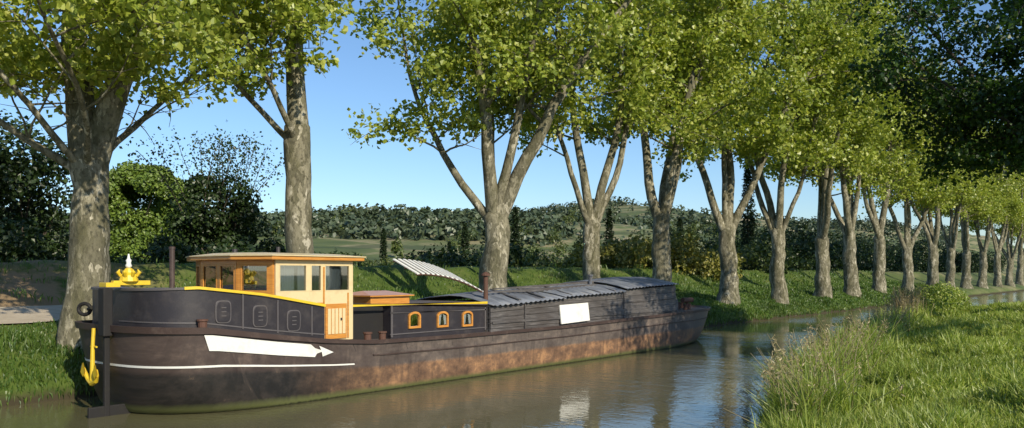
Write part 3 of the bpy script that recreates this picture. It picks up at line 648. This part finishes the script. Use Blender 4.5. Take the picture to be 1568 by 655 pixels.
q=PB(); q.prism([(18.75,16.2),(18.83,16.2),(18.83,19.6),(18.75,19.6)],1.15,2.1); q.prism([(30.85,16.2),(30.93,16.2),(30.93,19.6),(30.85,19.6)],1.15,2.6); q.box(31.0,32.4,16.8,19.0,1.3,1.9); q.done('hold_bulkheads','plank',.01)
q=PB(); q.box(18.8,30.9,16.09,16.14,1.48,1.54,.22); 
for x in (20.4,26.6): q.box(x,x+.05,16.08,16.14,1.28,ct(x)+.02)
q.done('coaming_battens','plank',.005)
q=PB(); q.box(19.5,26,17.0,17.06,2.42,2.45,.2); q.box(20.5,27.5,17.5,17.56,2.52,2.55,.25); 
for x in (20.1,21.4,23.0,24.8,25.9): q.prism([(x,16.1),(x+.12,16.1),(x+.5,17.7),(x+.38,17.7)],lambda p:ct(x)+.12+.20*(p[1]-16.1),lambda p:ct(x)+.15+.20*(p[1]-16.1))
q.done('roof_battens','plank')
q=PB()
q.v+=[(22.35,16.02,1.31),(24.1,16.02,1.36),(24.1,16.10,2.0),(22.35,16.10,1.96),(22.35,16.06,1.31),(24.1,16.06,1.36),(24.1,16.14,2.0),(22.35,16.14,1.96)]; q.f+=[(0,1,2,3),(7,6,5,4),(0,4,5,1),(1,5,6,2),(2,6,7,3),(3,7,4,0)]; q.done('white_board','white')
q=PB(); q.tube([(19.15,16.7,2.1),(19.15,16.7,2.95)],.075,12); q.tube([(19.15,16.7,2.98),(19.15,16.7,3.03),(19.15,16.7,3.1)],[.15,.14,.03],12); q.tube([(19.15,16.7,2.93),(19.15,16.7,3.0)],.05,8); q.done('stove_pipe','rust')
q=PB(); q.tube([(26.2,17.4,2.6),(26.2,17.4,2.95)],.07,10); q.tube([(26.2,17.4,2.95),(26.2,17.4,3.02)],.11,10); q.done('vent_pipe','sheet')
q=PB()
for (x,y) in ((13.55,15.85),(14.05,15.85),(8.95,15.78),(33.0,16.75),(33.5,16.85),(34.3,17.6)):
    z0=zrail(x)-.05; q.tube([(x,y,z0),(x,y,z0+.22),(x,y,z0+.23),(x,y,z0+.27)],[.095,.095,.12,.12],12)
q.done('bollards','rust')
q=PB(); q.tube([(32.5,17.1,1.45),(32.5,17.1,2.1)],.05,8); q.box(32.8,33.6,17.3,18.5,1.4,1.75); q.tube([(33.0,16.9,1.85),(33.9,16.9,1.85)],.12,10); q.box(33.4,33.5,16.85,16.95,1.45,1.85); q.done('windlass','rust',.01)
q=PB(); q.tube([(34.3+t*3.0,17.6+t*4.3,1.7-.6*math.sin(math.pi*t)*.6-t*.5) for t in np.linspace(0,1,14)],.018,6); q.done('mooring_rope','straw')
# ------------------------------------------------------------------ light, world, camera
el=R(30); th=np.array([-.26,-.965]); th/=np.linalg.norm(th)
sd=Vector((th[0]*math.cos(el),th[1]*math.cos(el),math.sin(el)))
L=bpy.data.lights.new('sun','SUN'); L.energy=5.0; L.angle=R(.5); L.color=(1,.90,.70); lo=bpy.data.objects.new('sun',L); scene.collection.objects.link(lo)
lo.rotation_euler=sd.to_track_quat('Z','Y').to_euler(); lo.location=(0,0,50)
w=bpy.data.worlds.new('World'); scene.world=w; w.use_nodes=True; nt=w.node_tree; bg=nt.nodes['Background']
sk=nt.nodes.new('ShaderNodeTexSky'); sk.sky_type='NISHITA'; sk.sun_disc=False; sk.sun_elevation=el; sk.sun_rotation=math.atan2(th[0],th[1]); sk.air_density=1.1; sk.dust_density=.3; sk.ozone_density=6.0
nt.links.new(sk.outputs[0],bg.inputs[0]); bg.inputs[1].default_value=.15
scene.view_settings.view_transform='Standard'; scene.view_settings.look='None'; scene.view_settings.exposure=0
cam=bpy.data.cameras.new('camera'); cam.lens=28; cam.sensor_width=36; cam.shift_y=.0596; cam.clip_end=6000; cam.clip_start=.1
co=bpy.data.objects.new('camera',cam); co.location=(0,0,3.0); co.rotation_euler=(R(90),0,R(-50.8)); scene.collection.objects.link(co); scene.camera=co
print('verts',sum(len(m.vertices) for m in bpy.data.meshes))
